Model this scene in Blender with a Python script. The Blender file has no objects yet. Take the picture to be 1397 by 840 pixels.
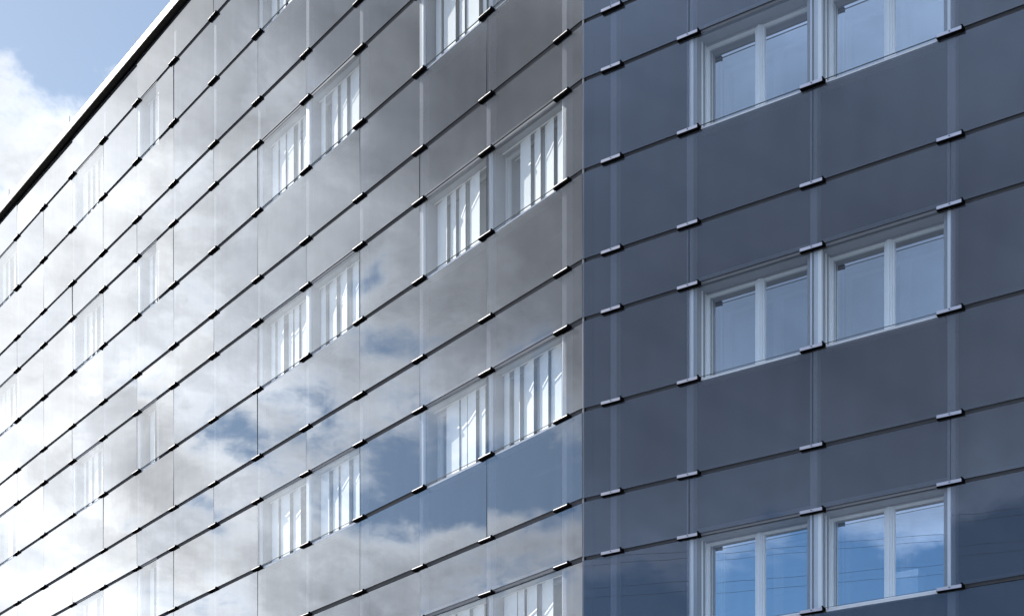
import bpy, math, random
from mathutils import Matrix, Vector

random.seed(11)
scene = bpy.context.scene
COL = scene.collection
rad = math.radians

# ------------------------------------------------------------------ camera
cam_data = bpy.data.cameras.new("camera")
cam = bpy.data.objects.new("camera", cam_data)
COL.objects.link(cam)
cam.location = (0.0, 0.0, 1.6)
cam.rotation_euler = (rad(90), 0, 0)
cam_data.sensor_fit = 'HORIZONTAL'
cam_data.sensor_width = 36.0
cam_data.lens = 53.16                     # architectural shift lens, level camera
cam_data.shift_y = 0.7043
cam_data.clip_start = 0.1
cam_data.clip_end = 4000
scene.camera = cam

# ------------------------------------------------------------------ exposure
scene.view_settings.view_transform = 'Standard'
scene.view_settings.look = 'None'
scene.view_settings.exposure = 1.25
scene.view_settings.gamma = 1.0
scene.view_settings.use_curve_mapping = False
scene.cycles.max_bounces = 14
scene.cycles.transparent_max_bounces = 24
scene.cycles.glossy_bounces = 8
scene.cycles.use_denoising = True
scene.cycles.sample_clamp_indirect = 8.0
scene.cycles.blur_glossy = 0.0

# ------------------------------------------------------------------ sun
SUN_AZ, SUN_EL = -57.5, 38.0              # azimuth from +Y, clockwise seen from above
sun_dir = Vector((math.sin(rad(SUN_AZ)) * math.cos(rad(SUN_EL)),
                  math.cos(rad(SUN_AZ)) * math.cos(rad(SUN_EL)), math.sin(rad(SUN_EL))))
sl = bpy.data.lights.new("sun", 'SUN')
sl.energy = 5.0
sl.angle = rad(0.53)
sl.color = (1.0, 0.95, 0.88)
sun = bpy.data.objects.new("sun", sl)
COL.objects.link(sun)
sun.location = (-40, 30, 60)
sun.rotation_euler = sun_dir.to_track_quat('Z', 'Y').to_euler()

# ------------------------------------------------------------------ sky with clouds
world = bpy.data.worlds.new("World")
scene.world = world
world.use_nodes = True
wt = world.node_tree
wt.nodes.clear()
WN, WL = wt.nodes, wt.links


def wset(sock, v):
    if hasattr(v, 'is_output'):
        WL.new(v, sock)
    else:
        sock.default_value = v


def M(op, a, b=0.0, c=0.0, clamp=False):
    n = WN.new('ShaderNodeMath')
    n.operation = op
    n.use_clamp = clamp
    wset(n.inputs[0], a)
    wset(n.inputs[1], b)
    wset(n.inputs[2], c)
    return n.outputs[0]


def smooth(v, lo, hi, a=0.0, b=1.0):
    n = WN.new('ShaderNodeMapRange')
    n.interpolation_type = 'SMOOTHSTEP'
    wset(n.inputs['Value'], v)
    n.inputs['From Min'].default_value = lo
    n.inputs['From Max'].default_value = hi
    n.inputs['To Min'].default_value = a
    n.inputs['To Max'].default_value = b
    return n.outputs['Result']


def noise(vec, scale, detail=6.0, rough=0.55, dist=0.0):
    n = WN.new('ShaderNodeTexNoise')
    n.noise_dimensions = '3D'
    WL.new(vec, n.inputs['Vector'])
    n.inputs['Scale'].default_value = scale
    n.inputs['Detail'].default_value = detail
    n.inputs['Roughness'].default_value = rough
    n.inputs['Distortion'].default_value = dist
    return n.outputs['Fac']


def mixc(fac, a, b, mode='MIX'):
    n = WN.new('ShaderNodeMix')
    n.data_type = 'RGBA'
    n.blend_type = mode
    wset(n.inputs[0], fac)
    wset(n.inputs[6], a)
    wset(n.inputs[7], b)
    return n.outputs[2]


tc = WN.new('ShaderNodeTexCoord')
dirv = tc.outputs['Generated']
sep = WN.new('ShaderNodeSeparateXYZ')
WL.new(dirv, sep.inputs[0])
DX, DY, DZ = sep.outputs
az0 = M('MULTIPLY', M('ARCTAN2', DX, DY), 57.29578)
el0 = M('MULTIPLY', M('ARCSINE', DZ), 57.29578)
# turbulent warp of the cloud field
wa = noise(dirv, 5.0, 5.0, 0.6)
mp = WN.new('ShaderNodeMapping')
WL.new(dirv, mp.inputs['Vector'])
mp.inputs['Location'].default_value = (7.3, 2.1, 4.4)
dirb = mp.outputs[0]
wb = noise(dirb, 6.0, 5.0, 0.6)
az = M('ADD', az0, M('MULTIPLY', M('SUBTRACT', wa, 0.5), 8.0))
el = M('ADD', el0, M('MULTIPLY', M('SUBTRACT', wb, 0.5), 5.0))


def blob(a0, e0, sa, se, k):
    """soft patch of sky, centred at azimuth a0 / elevation e0"""
    u = M('MULTIPLY', M('SUBTRACT', az, a0), 1.0 / sa)
    v = M('MULTIPLY', M('SUBTRACT', el, e0), 1.0 / se)
    r = M('ADD', M('MULTIPLY', u, u), M('MULTIPLY', v, v))
    return M('MULTIPLY', M('POWER', 2.71828, M('MULTIPLY', r, -1.0)), k)


def total(items, base):
    s = base
    for it in items:
        s = M('ADD', s, it)
    return s


# stretched mapping flattens clouds towards the horizon
mp2 = WN.new('ShaderNodeMapping')
WL.new(dirv, mp2.inputs['Vector'])
mp2.inputs['Scale'].default_value = (1.0, 1.0, 1.9)
fb1 = noise(mp2.outputs[0], 8.5, 10.0, 0.64, 0.35)
mp3 = WN.new('ShaderNodeMapping')
WL.new(dirv, mp3.inputs['Vector'])
mp3.inputs['Scale'].default_value = (1.0, 1.0, 1.5)
mp3.inputs['Location'].default_value = (3.0, 9.0, 1.0)
fb2 = noise(mp3.outputs[0], 11.0, 9.0, 0.60, 0.3)
fb3 = noise(mp3.outputs[0], 27.0, 7.0, 0.60, 0.4)

gaps = [
    # openings to blue sky
    blob(-73.6, 20.0, 4.0, 1.5, -0.92),
    blob(-78.2, 19.8, 3.4, 1.4, -0.80),
    blob(-67.2, 20.6, 2.4, 0.8, -0.66),
    blob(-72.8, 24.4, 1.5, 0.7, -0.62),
    blob(-71.0, 26.4, 0.6, 0.9, -0.55),
    blob(-78.6, 23.2, 2.4, 0.9, -0.60),
    blob(-65.0, 18.2, 2.0, 0.6, -0.50),
    blob(-62.8, 22.4, 1.8, 0.5, -0.42),
    blob(-78.0, 16.6, 3.5, 0.8, -0.60),
    blob(-73.0, 15.6, 2.0, 0.6, -0.5),
    blob(-76.0, 32.5, 9.0, 5.0, 0.4),
    blob(-59.0, 28.0, 6.0, 6.0, 0.45),
    blob(-124.0, 28.0, 18.0, 8.0, 0.9),
    blob(-124.5, 14.6, 13.0, 2.9, -1.60),
    blob(-14.5, 34.0, 9.0, 2.8, -1.5),
    blob(10.0, 40.0, 22.0, 12.0, -1.0),
]
cover = total(gaps, M('ADD', 0.62, M('MULTIPLY', M('SUBTRACT', fb1, 0.5), 2.6)))
cover = M('ADD', cover, M('MULTIPLY', M('SUBTRACT', fb3, 0.5), 1.1))
alpha = smooth(cover, -0.20, 0.50)

# cloud brightness: glow round the hidden sun, grey decks elsewhere
nd = WN.new('ShaderNodeVectorMath')
nd.operation = 'DOT_PRODUCT'
WL.new(dirv, nd.inputs[0])
nd.inputs[1].default_value = (-0.703, 0.549, 0.454)     # brightest veil of cloud, just below the sun
ang = M('MULTIPLY', M('ARCCOSINE', M('MINIMUM', nd.outputs['Value'], 0.99999)), 57.29578)
glow = M('POWER', 2.71828, M('MULTIPLY', M('MULTIPLY', ang, ang), -1.0 / (14.0 * 14.0)))
lum = total([
    M('MULTIPLY', glow, 0.88),
    blob(-61.0, 17.5, 5.5, 5.0, 0.32),
    blob(-76.5, 33.0, 8.5, 8.0, -0.92),
    blob(-65.5, 35.0, 6.0, 5.0, -0.62),
    blob(-80.5, 25.5, 4.5, 4.0, -0.50),
    blob(-124.0, 26.0, 16.0, 12.0, -0.78),
    blob(-108.0, 26.0, 9.0, 12.0, -0.40),
    blob(-19.0, 30.0, 8.0, 5.0, -0.36),
], 1.22)
zen = smooth(el0, 40.0, 65.0, 0.0, 0.25)
lum = M('ADD', lum, zen)
shade = M('ADD', 0.15, M('MULTIPLY', fb2, 1.70))
rim = smooth(cover, 0.05, 0.80, 1.35, 0.88)            # thin cloud edges glow, thick cores are greyer
shade = M('MULTIPLY', shade, rim)
calm = smooth(az0, -108.0, -95.0, 0.50, 1.0)           # even, featureless deck away from the sun
calm = M('MULTIPLY', calm, smooth(az0, -52.0, -30.0, 1.0, 0.85))
shade = M('ADD', 1.0, M('MULTIPLY', M('SUBTRACT', shade, 1.0), calm))
lum = M('MULTIPLY', M('MAXIMUM', lum, 0.12), shade)
cool = smooth(az0, -112.0, -95.0)                      # cooler clouds away from the sun
ccol = mixc(cool, (0.69, 0.93, 1.40, 1), mixc(smooth(az0, -72.0, -62.0), (0.93, 1.0, 1.10, 1), mixc(smooth(az0, -45.0, -30.0), (0.98, 1.0, 1.03, 1), (0.95, 0.99, 1.05, 1))))
cl = WN.new('ShaderNodeVectorMath')
cl.operation = 'SCALE'
WL.new(ccol, cl.inputs[0])
WL.new(M('MULTIPLY', lum, 10.0), cl.inputs['Scale'])
sky = WN.new('ShaderNodeTexSky')
sky.sky_type = 'NISHITA'
sky.sun_disc = False
sky.sun_elevation = rad(SUN_EL)
sky.sun_rotation = rad(SUN_AZ)
sky.altitude = 100
sky.air_density = 1.0
sky.dust_density = 0.6
sky.ozone_density = 1.5
skytint = mixc(smooth(az0, -60.0, -30.0), mixc(smooth(az0, -112.0, -95.0), (0.85, 1.15, 1.45, 1), (0.70, 0.90, 1.06, 1)), (1.95, 1.80, 1.58, 1))
bg = WN.new('ShaderNodeBackground')
bg.inputs['Strength'].default_value = 0.0575
mixed = WN.new('ShaderNodeVectorMath')
mixed.operation = 'SCALE'
mixed.inputs['Scale'].default_value = 0.731
WL.new(mixed.outputs[0], bg.inputs['Color'])
WL.new(mixc(alpha, mixc(1.0, sky.outputs[0], skytint, 'MULTIPLY'), cl.outputs[0]), mixed.inputs[0])
out = WN.new('ShaderNodeOutputWorld')
WL.new(bg.outputs[0], out.inputs['Surface'])


# ------------------------------------------------------------------ materials
def new_mat(name):
    m = bpy.data.materials.new(name)
    m.use_nodes = True
    m.node_tree.nodes.clear()
    return m, m.node_tree.nodes, m.node_tree.links


def solid(name, col, rough=0.5, metal=0.0, spec=0.5, var=0.0, vscale=3.0, bump=0.0):
    m, N, L = new_mat(name)
    p = N.new('ShaderNodeBsdfPrincipled')
    o = N.new('ShaderNodeOutputMaterial')
    L.new(p.outputs[0], o.inputs['Surface'])
    p.inputs['Base Color'].default_value = (*col, 1)
    p.inputs['Roughness'].default_value = rough
    p.inputs['Metallic'].default_value = metal
    p.inputs['Specular IOR Level'].default_value = spec
    if var or bump:
        g = N.new('ShaderNodeNewGeometry')
        n = N.new('ShaderNodeTexNoise')
        n.inputs['Scale'].default_value = vscale
        n.inputs['Detail'].default_value = 7
        L.new(g.outputs['Position'], n.inputs['Vector'])
        if var:
            r = N.new('ShaderNodeMix')
            r.data_type = 'RGBA'
            r.inputs[6].default_value = (*[c * (1 - var) for c in col], 1)
            r.inputs[7].default_value = (*[min(1, c * (1 + var)) for c in col], 1)
            L.new(n.outputs['Fac'], r.inputs[0])
            L.new(r.outputs[2], p.inputs['Base Color'])
        if bump:
            b = N.new('ShaderNodeBump')
            b.inputs['Distance'].default_value = bump
            L.new(n.outputs['Fac'], b.inputs['Height'])
            L.new(b.outputs[0], p.inputs['Normal'])
    return m


def glass(name, f0, fpow, tint, body, opacity, wav=0.0012):
    """coated flat glass: mirror share rises towards grazing; the rest passes
    through (tinted) or scatters on the ceramic print"""
    m, N, L = new_mat(name)
    o = N.new('ShaderNodeOutputMaterial')
    geo = N.new('ShaderNodeNewGeometry')
    lw = N.new('ShaderNodeLayerWeight')
    lw.inputs['Blend'].default_value = 0.5
    pw = N.new('ShaderNodeMath')
    pw.operation = 'POWER'
    L.new(lw.outputs['Facing'], pw.inputs[0])
    pw.inputs[1].default_value = fpow
    ma = N.new('ShaderNodeMath')
    ma.operation = 'MULTIPLY_ADD'
    L.new(pw.outputs[0], ma.inputs[0])
    ma.inputs[1].default_value = 1 - f0
    ma.inputs[2].default_value = f0
    gl = N.new('ShaderNodeBsdfGlossy')
    gl.inputs['Roughness'].default_value = 0.0
    oi = N.new('ShaderNodeObjectInfo')
    tone = N.new('ShaderNodeMix')
    tone.data_type = 'RGBA'
    tone.inputs[6].default_value = (0.89, 0.92, 0.96, 1)
    tone.inputs[7].default_value = (0.99, 1.0, 1.0, 1)
    L.new(oi.outputs['Random'], tone.inputs[0])
    stm = N.new('ShaderNodeMapping')
    stm.inputs['Scale'].default_value = (5.0, 5.0, 0.5)
    L.new(geo.outputs['Position'], stm.inputs['Vector'])
    stn = N.new('ShaderNodeTexNoise')
    stn.inputs['Scale'].default_value = 1.6
    stn.inputs['Detail'].default_value = 6
    L.new(stm.outputs[0], stn.inputs['Vector'])
    dirt = N.new('ShaderNodeMapRange')
    dirt.inputs['From Min'].default_value = 0.3
    dirt.inputs['From Max'].default_value = 0.7
    dirt.inputs['To Min'].default_value = 0.965
    dirt.inputs['To Max'].default_value = 1.0
    L.new(stn.outputs['Fac'], dirt.inputs['Value'])
    dm = N.new('ShaderNodeVectorMath')
    dm.operation = 'SCALE'
    L.new(tone.outputs[2], dm.inputs[0])
    L.new(dirt.outputs['Result'], dm.inputs['Scale'])
    L.new(dm.outputs[0], gl.inputs['Color'])
    nz = N.new('ShaderNodeTexNoise')
    nz.inputs['Scale'].default_value = 0.9
    nz.inputs['Detail'].default_value = 1.5
    L.new(geo.outputs['Position'], nz.inputs['Vector'])
    bp = N.new('ShaderNodeBump')
    bp.inputs['Strength'].default_value = 1.0
    bp.inputs['Distance'].default_value = wav
    L.new(nz.outputs['Fac'], bp.inputs['Height'])
    L.new(bp.outputs[0], gl.inputs['Normal'])
    tr = N.new('ShaderNodeBsdfTransparent')
    tr.inputs['Color'].default_value = (*tint, 1)
    inner = tr.outputs[0]
    if opacity > 0:
        df = N.new('ShaderNodeBsdfDiffuse')
        df.inputs['Color'].default_value = (*body, 1)
        # faint dust and cleaning streaks on the print
        mpn = N.new('ShaderNodeMapping')
        mpn.inputs['Scale'].default_value = (3.0, 3.0, 0.35)
        L.new(geo.outputs['Position'], mpn.inputs['Vector'])
        dn = N.new('ShaderNodeTexNoise')
        dn.inputs['Scale'].default_value = 1.4
        dn.inputs['Detail'].default_value = 6
        L.new(mpn.outputs[0], dn.inputs['Vector'])
        cm = N.new('ShaderNodeMix')
        cm.data_type = 'RGBA'
        cm.inputs[6].default_value = (*[c * 0.75 for c in body], 1)
        cm.inputs[7].default_value = (*[c * 1.3 for c in body], 1)
        L.new(dn.outputs['Fac'], cm.inputs[0])
        L.new(cm.outputs[2], df.inputs['Color'])
        mi = N.new('ShaderNodeMixShader')
        mi.inputs[0].default_value = opacity
        L.new(tr.outputs[0], mi.inputs[1])
        L.new(df.outputs[0], mi.inputs[2])
        inner = mi.outputs[0]
    m1 = N.new('ShaderNodeMixShader')
    L.new(ma.outputs[0], m1.inputs[0])
    L.new(inner, m1.inputs[1])
    L.new(gl.outputs[0], m1.inputs[2])
    # the far face of each sheet, met from inside the sheet, simply lets light out
    tr2 = N.new('ShaderNodeBsdfTransparent')
    m2 = N.new('ShaderNodeMixShader')
    L.new(geo.outputs['Backfacing'], m2.inputs[0])
    L.new(m1.outputs[0], m2.inputs[1])
    L.new(tr2.outputs[0], m2.inputs[2])
    L.new(m2.outputs[0], o.inputs['Surface'])
    return m


MAT = {
    'frit': glass("printed_glass", 0.085, 1.75, (0.92, 0.95, 1.0), (0.055, 0.060, 0.072), 0.66),
    'clear': glass("clear_glass", 0.08, 2.3, (0.93, 0.96, 0.97), (0, 0, 0), 0.0),
    'pane': glass("window_pane_glass", 0.64, 1.4, (0.80, 0.84, 0.85), (0, 0, 0), 0.0, 0.0012),
    'edge': solid("glass_edge", (0.035, 0.045, 0.045), 0.3),
    'white': solid("white_coated_metal", (0.80, 0.81, 0.82), 0.38, var=0.03, vscale=6),
    'frame': solid("white_window_frame", (0.78, 0.80, 0.81), 0.35, var=0.03, vscale=5),
    'lining': solid("shaded_reveal_lining", (0.26, 0.27, 0.29), 0.5, var=0.04, vscale=4),  # grey includes the shade the glass skin throws on head and jambs
    'rail': solid("grey_fixing_rail", (0.12, 0.12, 0.125), 0.8, spec=0.0, var=0.08, vscale=5),
    'greyframe': solid("grey_window_frame", (0.50, 0.52, 0.54), 0.4, var=0.04, vscale=5),
    'mullion': solid("pale_aluminium_post", (0.61, 0.63, 0.67), 0.42, var=0.05, vscale=4),
    'wall': solid("dark_insulation_board", (0.06, 0.06, 0.062), 0.9, spec=0.0, var=0.25, vscale=2.0),
    'black': solid("black_clamp_body", (0.005, 0.005, 0.006), 0.7, spec=0.0),
    'alu': solid("brushed_aluminium", (0.38, 0.37, 0.40), 0.36, 1.0, var=0.08, vscale=30),
    'aludark': solid("dimmed_aluminium", (0.30, 0.30, 0.31), 0.62, 0.5, var=0.1, vscale=30),  # darker copy of the aluminium, dimming the sun glints on left clamps
    'gasket': solid("black_gasket", (0.015, 0.015, 0.016), 0.7),
    'soffit': solid("shade_black_soffit", (0.010, 0.010, 0.010), 0.75),  # black takes in the shade under the overhang
    'concrete': solid("interior_concrete", (0.30, 0.30, 0.30), 0.85, var=0.15, vscale=2.5),
    'inner': solid("interior_wall", (0.55, 0.55, 0.54), 0.8, var=0.05),
    'blind': solid("white_blind_fabric", (0.82, 0.82, 0.80), 0.8),
    'roof': solid("roof_gravel", (0.22, 0.22, 0.21), 0.9, var=0.3, vscale=15, bump=0.01),
    'asphalt': solid("asphalt", (0.05, 0.05, 0.052), 0.9, var=0.25, vscale=8, bump=0.004),
    'paving': solid("concrete_paving", (0.24, 0.235, 0.225), 0.85, var=0.15, vscale=5, bump=0.003),
    'steel': solid("galvanised_steel", (0.45, 0.46, 0.47), 0.45, 0.8),
    'wire': solid("dark_wire", (0.03, 0.03, 0.03), 0.6),
    'plinth': solid("dark_stone_plinth", (0.16, 0.16, 0.17), 0.7, var=0.2, vscale=4),
    'card': solid("pale_card", (0.75, 0.76, 0.78), 0.7, var=0.04),
}


# ------------------------------------------------------------------ mesh helpers
class MB:
    def __init__(self):
        self.v, self.f, self.m = [], [], []

    def quad(self, pts, mi=0):
        b = len(self.v)
        self.v += [tuple(p) for p in pts]
        self.f.append(tuple(range(b, b + len(pts))))
        self.m.append(mi)

    def box(self, x0, x1, y0, y1, z0, z1, mi=0, faces='xXyYzZ', mis=None):
        b = len(self.v)
        self.v += [(x0, y0, z0), (x1, y0, z0), (x1, y1, z0), (x0, y1, z0),
                   (x0, y0, z1), (x1, y0, z1), (x1, y1, z1), (x0, y1, z1)]
        fs = {'z': (0, 3, 2, 1), 'Z': (4, 5, 6, 7), 'y': (0, 1, 5, 4), 'Y': (2, 3, 7, 6),
              'x': (3, 0, 4, 7), 'X': (1, 2, 6, 5)}
        for k in faces:
            self.f.append(tuple(b + i for i in fs[k]))
            self.m.append((mis or {}).get(k, mi))

    def prism(self, prof, x0, x1, mi=0, mis=None):
        """profile of (y, z) points swept along x"""
        n, b = len(prof), len(self.v)
        for x in (x0, x1):
            self.v += [(x, y, z) for y, z in prof]
        for i in range(n):
            j = (i + 1) % n
            self.f.append((b + i, b + j, b + n + j, b + n + i))
            self.m.append((mis or {}).get(i, mi))
        self.f.append(tuple(b + i for i in reversed(range(n))))
        self.m.append(mi)
        self.f.append(tuple(b + n + i for i in range(n)))
        self.m.append(mi)

    def tube(self, p, q, r, seg=8, mi=0):
        p, q = Vector(p), Vector(q)
        d = (q - p).normalized()
        a = d.orthogonal().normalized()
        c = d.cross(a)
        b = len(self.v)
        for s in (p, q):
            for i in range(seg):
                t = 2 * math.pi * i / seg
                self.v.append(tuple(s + a * math.cos(t) * r + c * math.sin(t) * r))
        for i in range(seg):
            j = (i + 1) % seg
            self.f.append((b + i, b + j, b + seg + j, b + seg + i))
            self.m.append(mi)
        self.f.append(tuple(b + i for i in reversed(range(seg))))
        self.m.append(mi)
        self.f.append(tuple(b + seg + i for i in range(seg)))
        self.m.append(mi)

    def add(self, other, mat):
        b = len(self.v)
        self.v += [tuple(mat @ Vector(p)) for p in other.v]
        self.f += [tuple(b + i for i in f) for f in other.f]
        self.m += other.m

    def mesh(self, name, mats):
        me = bpy.data.meshes.new(name)
        me.from_pydata(self.v, [], self.f)
        for m in mats:
            me.materials.append(MAT[m])
        me.polygons.foreach_set('material_index', self.m)
        me.update()
        return me

    def build(self, name, mats, parent=None, matrix=None):
        o = bpy.data.objects.new(name, self.mesh(name, mats))
        COL.objects.link(o)
        if parent:
            o.parent = parent
        if matrix is not None:
            o.matrix_local = matrix
        return o


def structure(o):
    o['kind'] = 'structure'
    return o


# ------------------------------------------------------------------ building layout
CORNER = Vector((1.0057, 21.5, 0.0))
root = bpy.data.objects.new("office_building", None)
COL.objects.link(root)
root.location = CORNER
root['label'] = "office block clad in grey mirror glass panels held by black clamps, bending at one corner"
root['category'] = "building"

XL = Vector((0.6213, -0.7835, 0)).normalized()      # along the left face, towards the corner
XR = Vector((0.8280, -0.5605, 0)).normalized()      # along the right face, away from the corner


def frame(xa, s, z):
    """local matrix (inside the building) for a spot s metres along a face, height z"""
    ya = Vector((-xa.y, xa.x, 0))                    # into the building
    m = Matrix.Identity(4)
    m.col[0][:3] = xa
    m.col[1][:3] = ya
    m.col[2][:3] = (0, 0, 1)
    m.col[3][:3] = xa * s + Vector((0, 0, z))
    return m


BAY = 1.8
STOREY = 3.3976
WIN, BLANK = 1.287, 1.279
SHORT = STOREY - WIN - BLANK
HEAD0 = 11.688
NB, NT = -2, 3                                       # storeys built: lowest and highest window band
TOP = HEAD0 + NT * STOREY + SHORT + 0.14
GAP = 0.056                                          # open joint between panel rows (right face)
GAP_L = 0.078
GT = 0.022                                           # glass thickness
KMAX = 20
left_s = [0.0] + [-(0.442 + BAY * k) for k in range(KMAX)]       # index = clamp column, 0 = corner
right_s = [0.0, 0.488, 1.691, 3.480, 5.279, 7.08, 8.88, 10.68, 12.48, 14.28, 16.08, 17.88]
LEFT_WIN = {(1, 2), (2, 3), (4, 5), (5, 6), (8, 9), (10, 11), (13, 14), (14, 15), (17, 18)}
PARTIAL = {(8, 9): 0.54}                             # a narrow light beside a wide printed pane
RIGHT_WIN = {(2, 3), (3, 4), (6, 7), (7, 8)}

rows = [(TOP - SHORT - 0.14, TOP - 0.02, 'S', NT)]
for n in range(NT, NB - 1, -1):
    h = HEAD0 + n * STOREY
    rows.append((h - WIN, h, 'W', n))
    rows.append((h - WIN - BLANK, h - WIN, 'B', n))
    if n > NB:
        rows.append((h - STOREY, h - WIN - BLANK, 'S', n))
BASE = rows[-1][0]
lines = sorted({round(r[0], 4) for r in rows})


def cspan(xs, a, b):
    """x range on a face between clamp columns a and b, ordered left to right"""
    p, q = xs[a], xs[b]
    return (min(p, q), max(p, q))


# ------------------------------------------------------------------ glass panels
def sheet(x0, x1, h, mat_i=0, tilt=0.0, ends='xX'):
    """one glass sheet; slightly out of true as mounted panes are"""
    mb = MB()
    b = len(mb.v)
    d = [random.uniform(-tilt, tilt) for _ in range(3)]
    d.append(d[1] + d[2] - d[0])
    mb.v += [(x0, d[0], 0), (x1, d[1], 0), (x1, GT + d[1], 0), (x0, GT + d[0], 0),
             (x0, d[2], h), (x1, d[3], h), (x1, GT + d[3], h), (x0, GT + d[2], h)]
    fs = {'z': (0, 3, 2, 1), 'Z': (4, 5, 6, 7), 'y': (0, 1, 5, 4), 'Y': (2, 3, 7, 6),
          'x': (3, 0, 4, 7), 'X': (1, 2, 6, 5)}
    for k in 'yYzZ' + ends:
        mb.f.append(tuple(b + i for i in fs[k]))
        mb.m.append(0 if k in 'yY' else 1)
    return mb


def gap_of(xa):
    return GAP_L if xa is XL else GAP


def blank_panel(xa, x0, x1, z0, z1, kind, ends='xX', g0=0.006, g1=0.006):
    a, b = x0 + g0, x1 - g1
    gp = gap_of(xa)
    mb = sheet(0, b - a, z1 - z0 - gp, tilt=0.0055, ends=ends)
    if 'X' in ends and xa is XL:
        mb.box(b - a + 0.001, b - a + 0.011, 0.006, 0.033, 0.0, z1 - z0 - gp, 1)
    name = 'narrow_glass_panel' if kind == 'S' else 'glass_panel'
    return mb.build(name, ('frit', 'edge'), root, frame(xa, a, z0 + gp / 2))


def joints(side, kind, n_cols):
    if side == 'L':
        return [0] + (list(range(2, n_cols, 2)) if kind != 'S' else list(range(3, n_cols, 2)))
    return [0, 3, 5, 7, 9, 11] if kind != 'S' else [0, 2, 4, 6, 8, 10, 11]


window_cells = []
for side, xa, xs, wins in (('L', XL, left_s, LEFT_WIN), ('R', XR, right_s, RIGHT_WIN)):
    nmax = len(xs) - 1
    for z0, z1, kind, n in rows:
        js = joints(side, kind, nmax + 1)
        if js[-1] != nmax:
            js.append(nmax)
        for a, b in zip(js, js[1:]):
            if kind != 'W':
                blank_panel(xa, *cspan(xs, a, b), z0, z1, kind)
                continue
            # window band: runs of printed glass between window bays
            run = None
            for k in range(a, b + 1):
                is_win = k < b and (k, k + 1) in wins
                if k < b and not is_win and run is None:
                    run = k
                if run is not None and (k == b or is_win):
                    lo, hi = cspan(xs, run, k)
                    closed_run, closed_k = run == a, k == b
                    if side == 'L':
                        l_open, r_open = not closed_k, not closed_run
                    else:
                        l_open, r_open = not closed_run, not closed_k
                    blank_panel(xa, lo, hi, z0, z1, kind,
                                ends=('' if l_open else 'x') + ('' if r_open else 'X'),
                                g0=0.0 if l_open else 0.006, g1=0.0 if r_open else 0.006)
                    run = None
                if is_win:
                    lo, hi = cspan(xs, k, k + 1)
                    if side == 'L':
                        jl, jr = (k + 1) == b, k == a
                    else:
                        jl, jr = k == a, (k + 1) == b
                    if side == 'L' and (k, k + 1) in PARTIAL:
                        cut = lo + PARTIAL[(k, k + 1)] * (hi - lo)
                        blank_panel(xa, cut, hi, z0, z1, kind, ends='X' if jr else '', g0=0.0, g1=0.006 if jr else 0.0)
                        hi, jr = cut, False
                    window_cells.append((side, xa, lo, hi, z0, z1, jl, jr, n, k))

# ------------------------------------------------------------------ windows
FY0, FY1 = 0.185, 0.285                                # frame depth range behind the glass skin


def window_frame(W, H, cavity_blind, flange):
    f = MB()
    d = 0.09 if cavity_blind else 0.075
    # reveal lining: jambs, head board closing the joint above, inner board
    f.box(0.052, 0.112, 0.085, 0.30 + d, -H, 0, 1)
    if not cavity_blind:
        f.box(0.052, 0.104, 0.038, 0.0848, -H, 0, flange)
    f.box(W - 0.112, W - 0.052, 0.085, 0.30 + d, -H, 0, 1)
    f.box(0.052, W - 0.052, 0.030, 0.047, 0.0005, 0.10, 1)
    f.box(0.112, W - 0.112, 0.085, 0.30 + d, -0.020, 0.0, 1)
    f.box(0.112, W - 0.112, 0.30 + d, 0.62 + d, -H + 0.045, -H + 0.07, 0)
    # outer frame with a stepped face
    for x0, x1 in ((0.112, 0.126), (W - 0.126, W - 0.112)):
        f.box(x0, x1, FY0 + d, FY1 + d, -H + 0.03, -0.020)
    f.box(0.126, W - 0.126, FY0 + d, FY1 + d, -0.036, -0.020, 1)  # head bar coloured grey for its shade
    f.box(0.126, W - 0.126, FY0 + d, FY1 + d, -H + 0.03, -H + 0.075)
    if not cavity_blind:
        f.box(0.112, 0.119, 0.150, FY0, -H + 0.03, -0.020)
    return f


def sash(x0, x1, z0, z1):
    f = MB()
    w, ya, yb = 0.026, 0.212, 0.298
    f.box(x0, x0 + w, ya, yb, z0, z1)
    f.box(x1 - w, x1, ya, yb, z0, z1)
    f.box(x0 + w, x1 - w, ya, yb, z0, z0 + w)
    f.box(x0 + w, x1 - w, ya, yb, z1 - w, z1)
    return f


def make_window(W, H, cavity_blind, flange):
    dy = 0.09 if cavity_blind else 0.075
    back = Matrix.Translation((0, dy, 0))
    parts = []
    fm = 'greyframe' if cavity_blind else 'frame'
    win = window_frame(W, H, cavity_blind, flange).build('window', (fm, 'lining'), root)
    c = 0.51 * W
    po = MB()
    po.box(c - 0.040, c + 0.040, 0.195, 0.292, -H + 0.075, -0.036)
    po.box(c - 0.014, c + 0.014, 0.180, 0.195, -H + 0.075, -0.036)
    parts.append(po.build('post', (fm,), win, back))
    for a, b in ((0.126, c - 0.040), (c + 0.040, W - 0.126)):
        parts.append(sash(a, b, -H + 0.075, -0.036).build('sash', (fm,), win, back))
        p = MB()
        d = random.uniform(-0.001, 0.001)
        p.box(a + 0.026, b - 0.026, 0.240 + d, 0.262 + d, -H + 0.101, -0.062, faces='yY')
        parts.append(p.build('pane', ('pane',), win, back))
    s = MB()
    s.prism([(0.028, -H - 0.030), (0.046, -H - 0.030), (0.046, -H - 0.004), (0.184 + dy, -H + 0.012), (0.184 + dy, -H + 0.028), (0.028, -H + 0.012)], 0.113, W - 0.113)
    parts.append(s.build('sill', ('white',), win))
    return win


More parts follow.
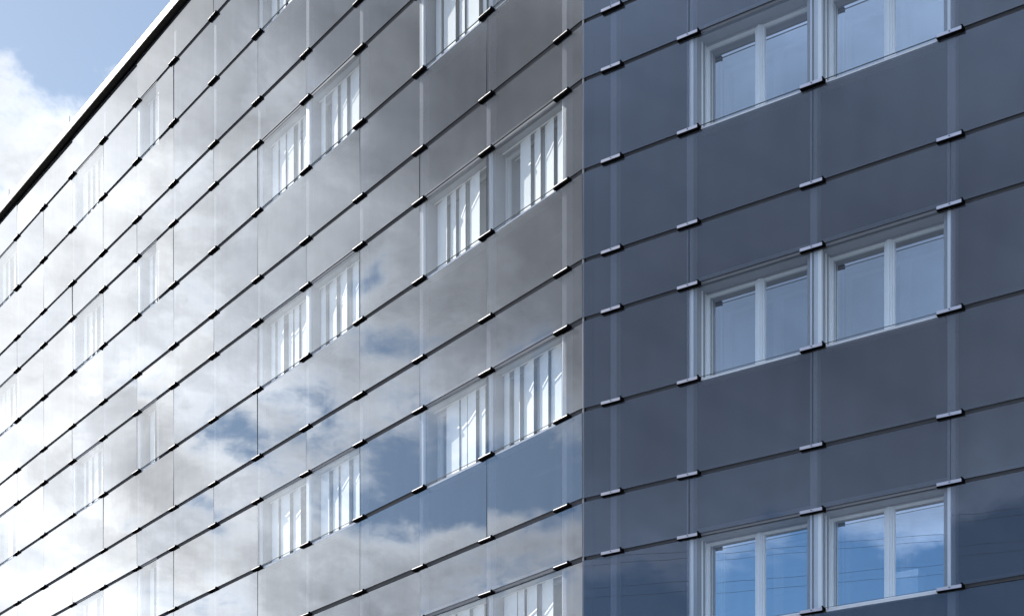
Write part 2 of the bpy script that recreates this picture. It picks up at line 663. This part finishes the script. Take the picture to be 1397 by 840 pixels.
proto = {}
blind_count = 0
for side, xa, lo, hi, z0, z1, jl, jr, n, k in window_cells:
    W, H = round(hi - lo, 3), z1 - z0
    m = frame(xa, lo, z1)
    key = (side, W)
    if key not in proto:
        win = make_window(W, H, side == 'L', 1 if k == 2 else 0)
        win.matrix_local = m
        proto[key] = win
    else:
        src = proto[key]
        win = src.copy()
        COL.objects.link(win)
        win.matrix_local = m
        for ch in src.children:
            if ch.name.split('.')[0] in ('post', 'sash', 'pane', 'sill'):
                c2 = ch.copy()
                COL.objects.link(c2)
                c2.parent = win
    # outer sheet in front of the window
    g0, g1 = (0.006 if jl else 0.0), (0.006 if jr else 0.0)
    gp = gap_of(xa)
    mb = sheet(0, hi - lo - g0 - g1, H - gp, tilt=0.002, ends=('x' if jl else '') + ('X' if jr else ''))
    mt = Matrix.Translation((g0, 0, -H + gp / 2))
    if jr and side == 'L':
        mb.box(hi - lo - g0 - g1 + 0.001, hi - lo - g0 - g1 + 0.011, 0.006, 0.033, 0.0, H - gp, 1)
    mb.build('outer_pane', ('clear', 'edge'), win, mt)
    if side == 'L':
        # vertical slat blind hanging in the cavity between the two glass layers
        bl = MB()
        x = 0.14
        while x < W - 0.20:
            a = rad(random.choice((5, 8, 11, 14)) + random.uniform(-2, 2))
            w2 = random.choice((0.10, 0.14, 0.17, 0.19))
            ca, sa = math.cos(a) * w2, math.sin(a) * w2
            yc = 0.205 + random.uniform(-0.02, 0.02)
            if x + 2 * w2 > W - 0.12:
                break
            if random.random() < 0.95:
                bl.quad([(x, yc + sa, -H + 0.05), (x + 2 * ca, yc - sa, -H + 0.05),
                         (x + 2 * ca, yc - sa, -0.030), (x, yc + sa, -0.030)])
            x += 2 * w2 + random.choice((0.005, 0.01, 0.02, 0.045))
        bl.box(0.125, W - 0.125, 0.195, 0.215, -0.0295, -0.021)
        bl.build('blind', ('blind',), win)
    elif n == -1 and k == 2:
        # a drawn-back curtain at the left side of this one window
        cu = MB()
        pts = [(0.19 + 0.012 * i, 0.40 + 0.018 * math.sin(i * 1.7)) for i in range(14)]
        for (xa_, ya_), (xb_, yb_) in zip(pts, pts[1:]):
            cu.quad([(xa_, ya_, -H + 0.08), (xb_, yb_, -H + 0.08), (xb_, yb_, -0.06), (xa_, ya_, -0.06)])
        cu.build('curtain', ('blind',), win)

# ------------------------------------------------------------------ posts, wall, slabs
for xa, xs in ((XL, left_s), (XR, right_s)):
    for k, s in enumerate(xs):
        if k == 0:
            continue
        p = MB()
        h = TOP - 0.10 - BASE
        p.box(-0.050, 0.050, 0.034, 0.150, 0, h)
        p.build('mullion', ('mullion', 'gasket'), root, frame(xa, s, BASE))

for xa, xs, wins, flip in ((XL, left_s, LEFT_WIN, True), (XR, right_s, RIGHT_WIN, False)):
    for z in lines:
        sill_line = any(r[2] == 'W' and abs(r[0] - z) < 0.01 for r in rows)
        runs, cur = [], None
        for k in range(len(xs)):
            solid_bay = k < len(xs) - 1 and not (sill_line and (k, k + 1) in wins)
            if solid_bay and cur is None:
                cur = k
            if not solid_bay and cur is not None:
                runs.append((cur, k))
                cur = None
        for a_, b_ in runs:
            lo, hi = cspan(xs, a_, b_)
            if a_ == 0:
                lo, hi = (lo, hi - 0.03) if flip else (lo + 0.03, hi)
            rl = MB()
            rl.box(0, hi - lo, 0.050, 0.066, -0.005, 0.085)
            rl.build('rail', ('rail',), root, frame(xa, lo, z))

for xa, xs, wins, flip in ((XL, left_s, LEFT_WIN, True), (XR, right_s, RIGHT_WIN, False)):
    w = MB()
    for k in range(len(xs) - 1):
        lo, hi = cspan(xs, k, k + 1)
        if k == 0:
            # meet the other face along the bisector
            if flip:
                hi -= 0.05
            else:
                lo += 0.05
        for z0, z1, kind, n in rows:
            if kind == 'W' and (k, k + 1) in wins:
                if flip and (k, k + 1) in PARTIAL:
                    w.box(lo + PARTIAL[(k, k + 1)] * (hi - lo), hi, 0.22, 0.34, z0, z1, faces='yYxX')
                continue
            w.box(lo, hi, 0.22, 0.34, z0, z1, faces='yYxX')
    w.build('back_wall', ('wall',), root, frame(xa, 0, 0))

PL = XL * left_s[-1]
PR = XR * right_s[-1]
INL = Vector((-XL.y, XL.x, 0))
INR = Vector((-XR.y, XR.x, 0))
mit = (INL + INR).normalized()
mitk = 1.0 / mit.dot(INL)


def outline(d):
    """three points along the plan of the glass skin, set in by d"""
    return [PL + INL * d, mit * mitk * d, PR + INR * d]


def band(mb, d0, d1, z0, z1, mis):
    """solid strip following the plan between inset d0 and d1"""
    a, b = outline(d0), outline(d1)
    up = lambda p, z: (p.x, p.y, z)
    for i in (0, 1):
        mb.quad([up(a[i], z0), up(a[i + 1], z0), up(a[i + 1], z1), up(a[i], z1)], mis['front'])
        mb.quad([up(b[i + 1], z0), up(b[i], z0), up(b[i], z1), up(b[i + 1], z1)], mis.get('back', mis['front']))
        mb.quad([up(a[i], z0), up(b[i], z0), up(b[i + 1], z0), up(a[i + 1], z0)], mis['under'])
        mb.quad([up(a[i], z1), up(a[i + 1], z1), up(b[i + 1], z1), up(b[i], z1)], mis.get('top', mis['front']))
    for i in (0, 2):
        p = [up(a[i], z0), up(a[i], z1), up(b[i], z1), up(b[i], z0)]
        mb.quad(p if i == 0 else p[::-1], mis['front'])


for n in range(NB, NT + 2):
    z = HEAD0 + n * STOREY - WIN - BLANK - 0.15
    sl_ = MB()
    band(sl_, 0.36, 6.0, z - 0.14, z + 0.14, {'front': 0, 'under': 0})
    sl_.build('floor_slab', ('concrete',), root)
iw = MB()
band(iw, 5.0, 5.2, 0.0, TOP, {'front': 0, 'under': 0})
iw.build('core_wall', ('inner',), root)
pl = MB()
band(pl, 0.02, 0.33, 0.0, BASE - 0.03, {'front': 0, 'under': 0})
pl.build('plinth', ('plinth',), root)

for xa, s_end, off in ((XL, left_s[-1], 0.0), (XR, right_s[-1], -0.2)):
    ew = MB()
    ew.box(off, off + 0.2, 0.03, 5.0, 0.0, TOP + 0.02)
    ew.build('end_wall', ('plinth',), root, frame(xa, s_end + (0.06 if off == 0 else 0.06), 0))
cs = MB()  # added bead, standing in for the glint along the glass edge
cc = mit * 0.012
cs.box(cc.x - 0.010, cc.x + 0.010, cc.y - 0.010, cc.y + 0.010, BASE, TOP)
cs.build('edge_glint_bead', ('aludark',), root)

# roof edge: white coping over a projecting soffit blackened for its shade
ro = MB()
band(ro, 0.03, 6.2, TOP + 0.03, TOP + 0.22, {'front': 1, 'under': 1, 'top': 0})
ro.build('roof', ('roof', 'soffit'), root)
cp = MB()
band(cp, -0.110, 0.30, TOP + 0.03, TOP + 0.05, {'front': 1, 'under': 1, 'top': 1})
band(cp, -0.112, 0.302, TOP + 0.052, TOP + 0.20, {'front': 0, 'under': 1, 'top': 0})
cp.build('roof_edge', ('white', 'soffit'), root)
lr = MB()
lr.tube((0, 0, 0), (0, 0, 0.32), 0.012)
lr.tube((0, 0, 0), (0, 0, 0.05), 0.05)
lr_me = lr.mesh('lightning_rod', ('steel',))
for s in (-5.2, -14.9, -18.6, -22.6, -27.0):
    o = bpy.data.objects.new('lightning_rod', lr_me)
    COL.objects.link(o)
    o.parent = root
    o.matrix_local = frame(XL, s, TOP + 0.20)

# ------------------------------------------------------------------ clamps
def clamp_mb(strip, hh, dp):
    c = MB()
    # flat rail section: pale front strip cut to the highlight's height, black body below and behind
    c.prism([(-dp, -hh), (0.030, -hh - 0.004), (0.030, hh - 0.002), (-dp + 0.030, hh), (-dp + 0.002, hh - 0.004)],
            -0.162, 0.162, 0)
    c.prism([(-dp - 0.004, hh - 0.004 - strip), (-dp - 0.0005, hh - 0.004 - strip), (-dp + 0.0015, hh - 0.0045),
             (-dp + 0.016, hh - 0.001), (-dp + 0.016, hh + 0.002), (-dp - 0.0015, hh)], -0.159, 0.150, 1)
    # end lug, pin and the centre bolt
    c.box(0.150, 0.168, -dp - 0.006, 0.032, -hh - 0.002, hh + 0.002)
    c.box(0.136, 0.154, -dp + 0.012, -dp + 0.036, hh + 0.0025, hh + 0.024)
    c.tube((0, -dp - 0.009, hh - 0.016), (0, -dp - 0.002, hh - 0.016), 0.007, 8, 0)
    return c


CLAMP = {'L': clamp_mb(0.005, 0.018, 0.044), 'R': clamp_mb(0.036, 0.024, 0.048)}  # thinner strip on the left, where the highlight is narrower
clamp_me = {k: c.mesh('clamp', ('black', 'alu' if k == 'R' else 'aludark')) for k, c in CLAMP.items()}
spots = []
for xa, xs in ((XL, left_s), (XR, right_s)):
    for k, s in enumerate(xs):
        if k == 0:
            continue
        for z in lines:
            m = frame(xa, s, z)
            p = CORNER + m.translation
            px = 698.5 + 2063 * p.x / p.y
            py = 1404 - 2063 * (p.z - 1.6) / p.y
            seen = -10 < px < 1407 and -8 < py < 848
            tilt = Matrix.Rotation(rad(random.uniform(-0.5, 0.5)), 4, 'Y')
            size = 1.0 / p.y * (0.75 + 0.25 * (xa is XR))
            spots.append((not seen, -size, m @ tilt, 'R' if xa is XR else 'L'))
spots.sort(key=lambda q: (q[0], q[1]))
for hid, sz, m, sd in spots[:100]:
    o = bpy.data.objects.new('clamp', clamp_me[sd])
    COL.objects.link(o)
    o.parent = root
    o.matrix_local = m
rest = MB()
for hid, sz, m, sd in spots[100:]:
    rest.add(CLAMP[sd], m)
r = rest.build('clamps', ('black', 'aludark'), root)
r['kind'] = 'stuff'

# ------------------------------------------------------------------ ground
g = MB()
g.quad([(-1500, -1500, 0), (1500, -1500, 0), (1500, 1500, 0), (-1500, 1500, 0)])
structure(g.build('ground', ('asphalt',)))
pv = MB()
a, b = outline(-4.0), outline(0.01)
for i in (0, 1):
    q = [CORNER + p for p in (a[i], a[i + 1], b[i + 1], b[i])]
    pv.quad([(p.x, p.y, 0.12) for p in q])
    pv.quad([(q[0].x, q[0].y, 0.0), (q[1].x, q[1].y, 0.0), (q[1].x, q[1].y, 0.12), (q[0].x, q[0].y, 0.12)])
structure(pv.build('pavement', ('paving',)))

# ------------------------------------------------------------------ pale box on an inner window board
bx = MB()
bx.box(-0.17, 0.17, -0.12, 0.12, 0.0, 0.34)
bx.box(-0.178, 0.178, -0.128, 0.128, 0.27, 0.352)
bx.box(-0.05, 0.05, -0.1295, -0.128, 0.30, 0.32)
bo = bx.build('storage_box', ('card',))
mw = Matrix.Translation(CORNER) @ frame(XR, right_s[3] + 1.10, HEAD0 - STOREY - WIN + 0.071) @ Matrix.Translation((0, 0.46, 0))
bo.matrix_world = mw
bo['label'] = "pale lidded box standing on the inner sill behind the lowest right-hand window"
bo['category'] = "box"

# ------------------------------------------------------------------ overhead line across the street, mirrored in the lower windows
Q = Vector((-21.9, 3.88, 0))
WD = Vector((-0.613, 0.79, 0)).normalized()
SIDE = Vector((-WD.y, WD.x, 0))
SPAN = 70.0
for i, (off, z) in enumerate(((-0.15, 17.45), (0.15, 17.33), (-0.3, 16.42), (0.3, 16.28))):
    w = MB()
    pts = []
    for j in range(25):
        t = -SPAN + 2 * SPAN * j / 24
        pts.append(Q + SIDE * off + WD * t + Vector((0, 0, z + 1.2 * (t / SPAN) ** 2)))
    for p, q in zip(pts, pts[1:]):
        w.tube(p, q, 0.0065, 6)
    wo = w.build('overhead_wire', ('wire',))
    wo['label'] = "thin dark overhead wire mirrored in the lowest right-hand windows"
    wo['category'] = "wire"
    wo['group'] = "overhead wires across the street"
for t in (-SPAN, SPAN):
    p = MB()
    p.tube((0, 0, 0), (0, 0, 19.0), 0.14, 12)
    po_ = p.build('line_mast', ('steel',))
    po_.location = Q + WD * t
    po_.rotation_euler = (0, 0, math.atan2(SIDE.y, SIDE.x))
    po_['label'] = "steel mast carrying the overhead wires across the street"
    po_['category'] = "mast"
    po_['group'] = "masts of the overhead line"
    for z, l in ((18.65, 0.5), (17.55, 0.7)):
        a_ = MB()
        a_.box(-l, l, -0.05, 0.05, z - 0.05, z + 0.05)
        a_.build('cross_arm', ('steel',), po_)
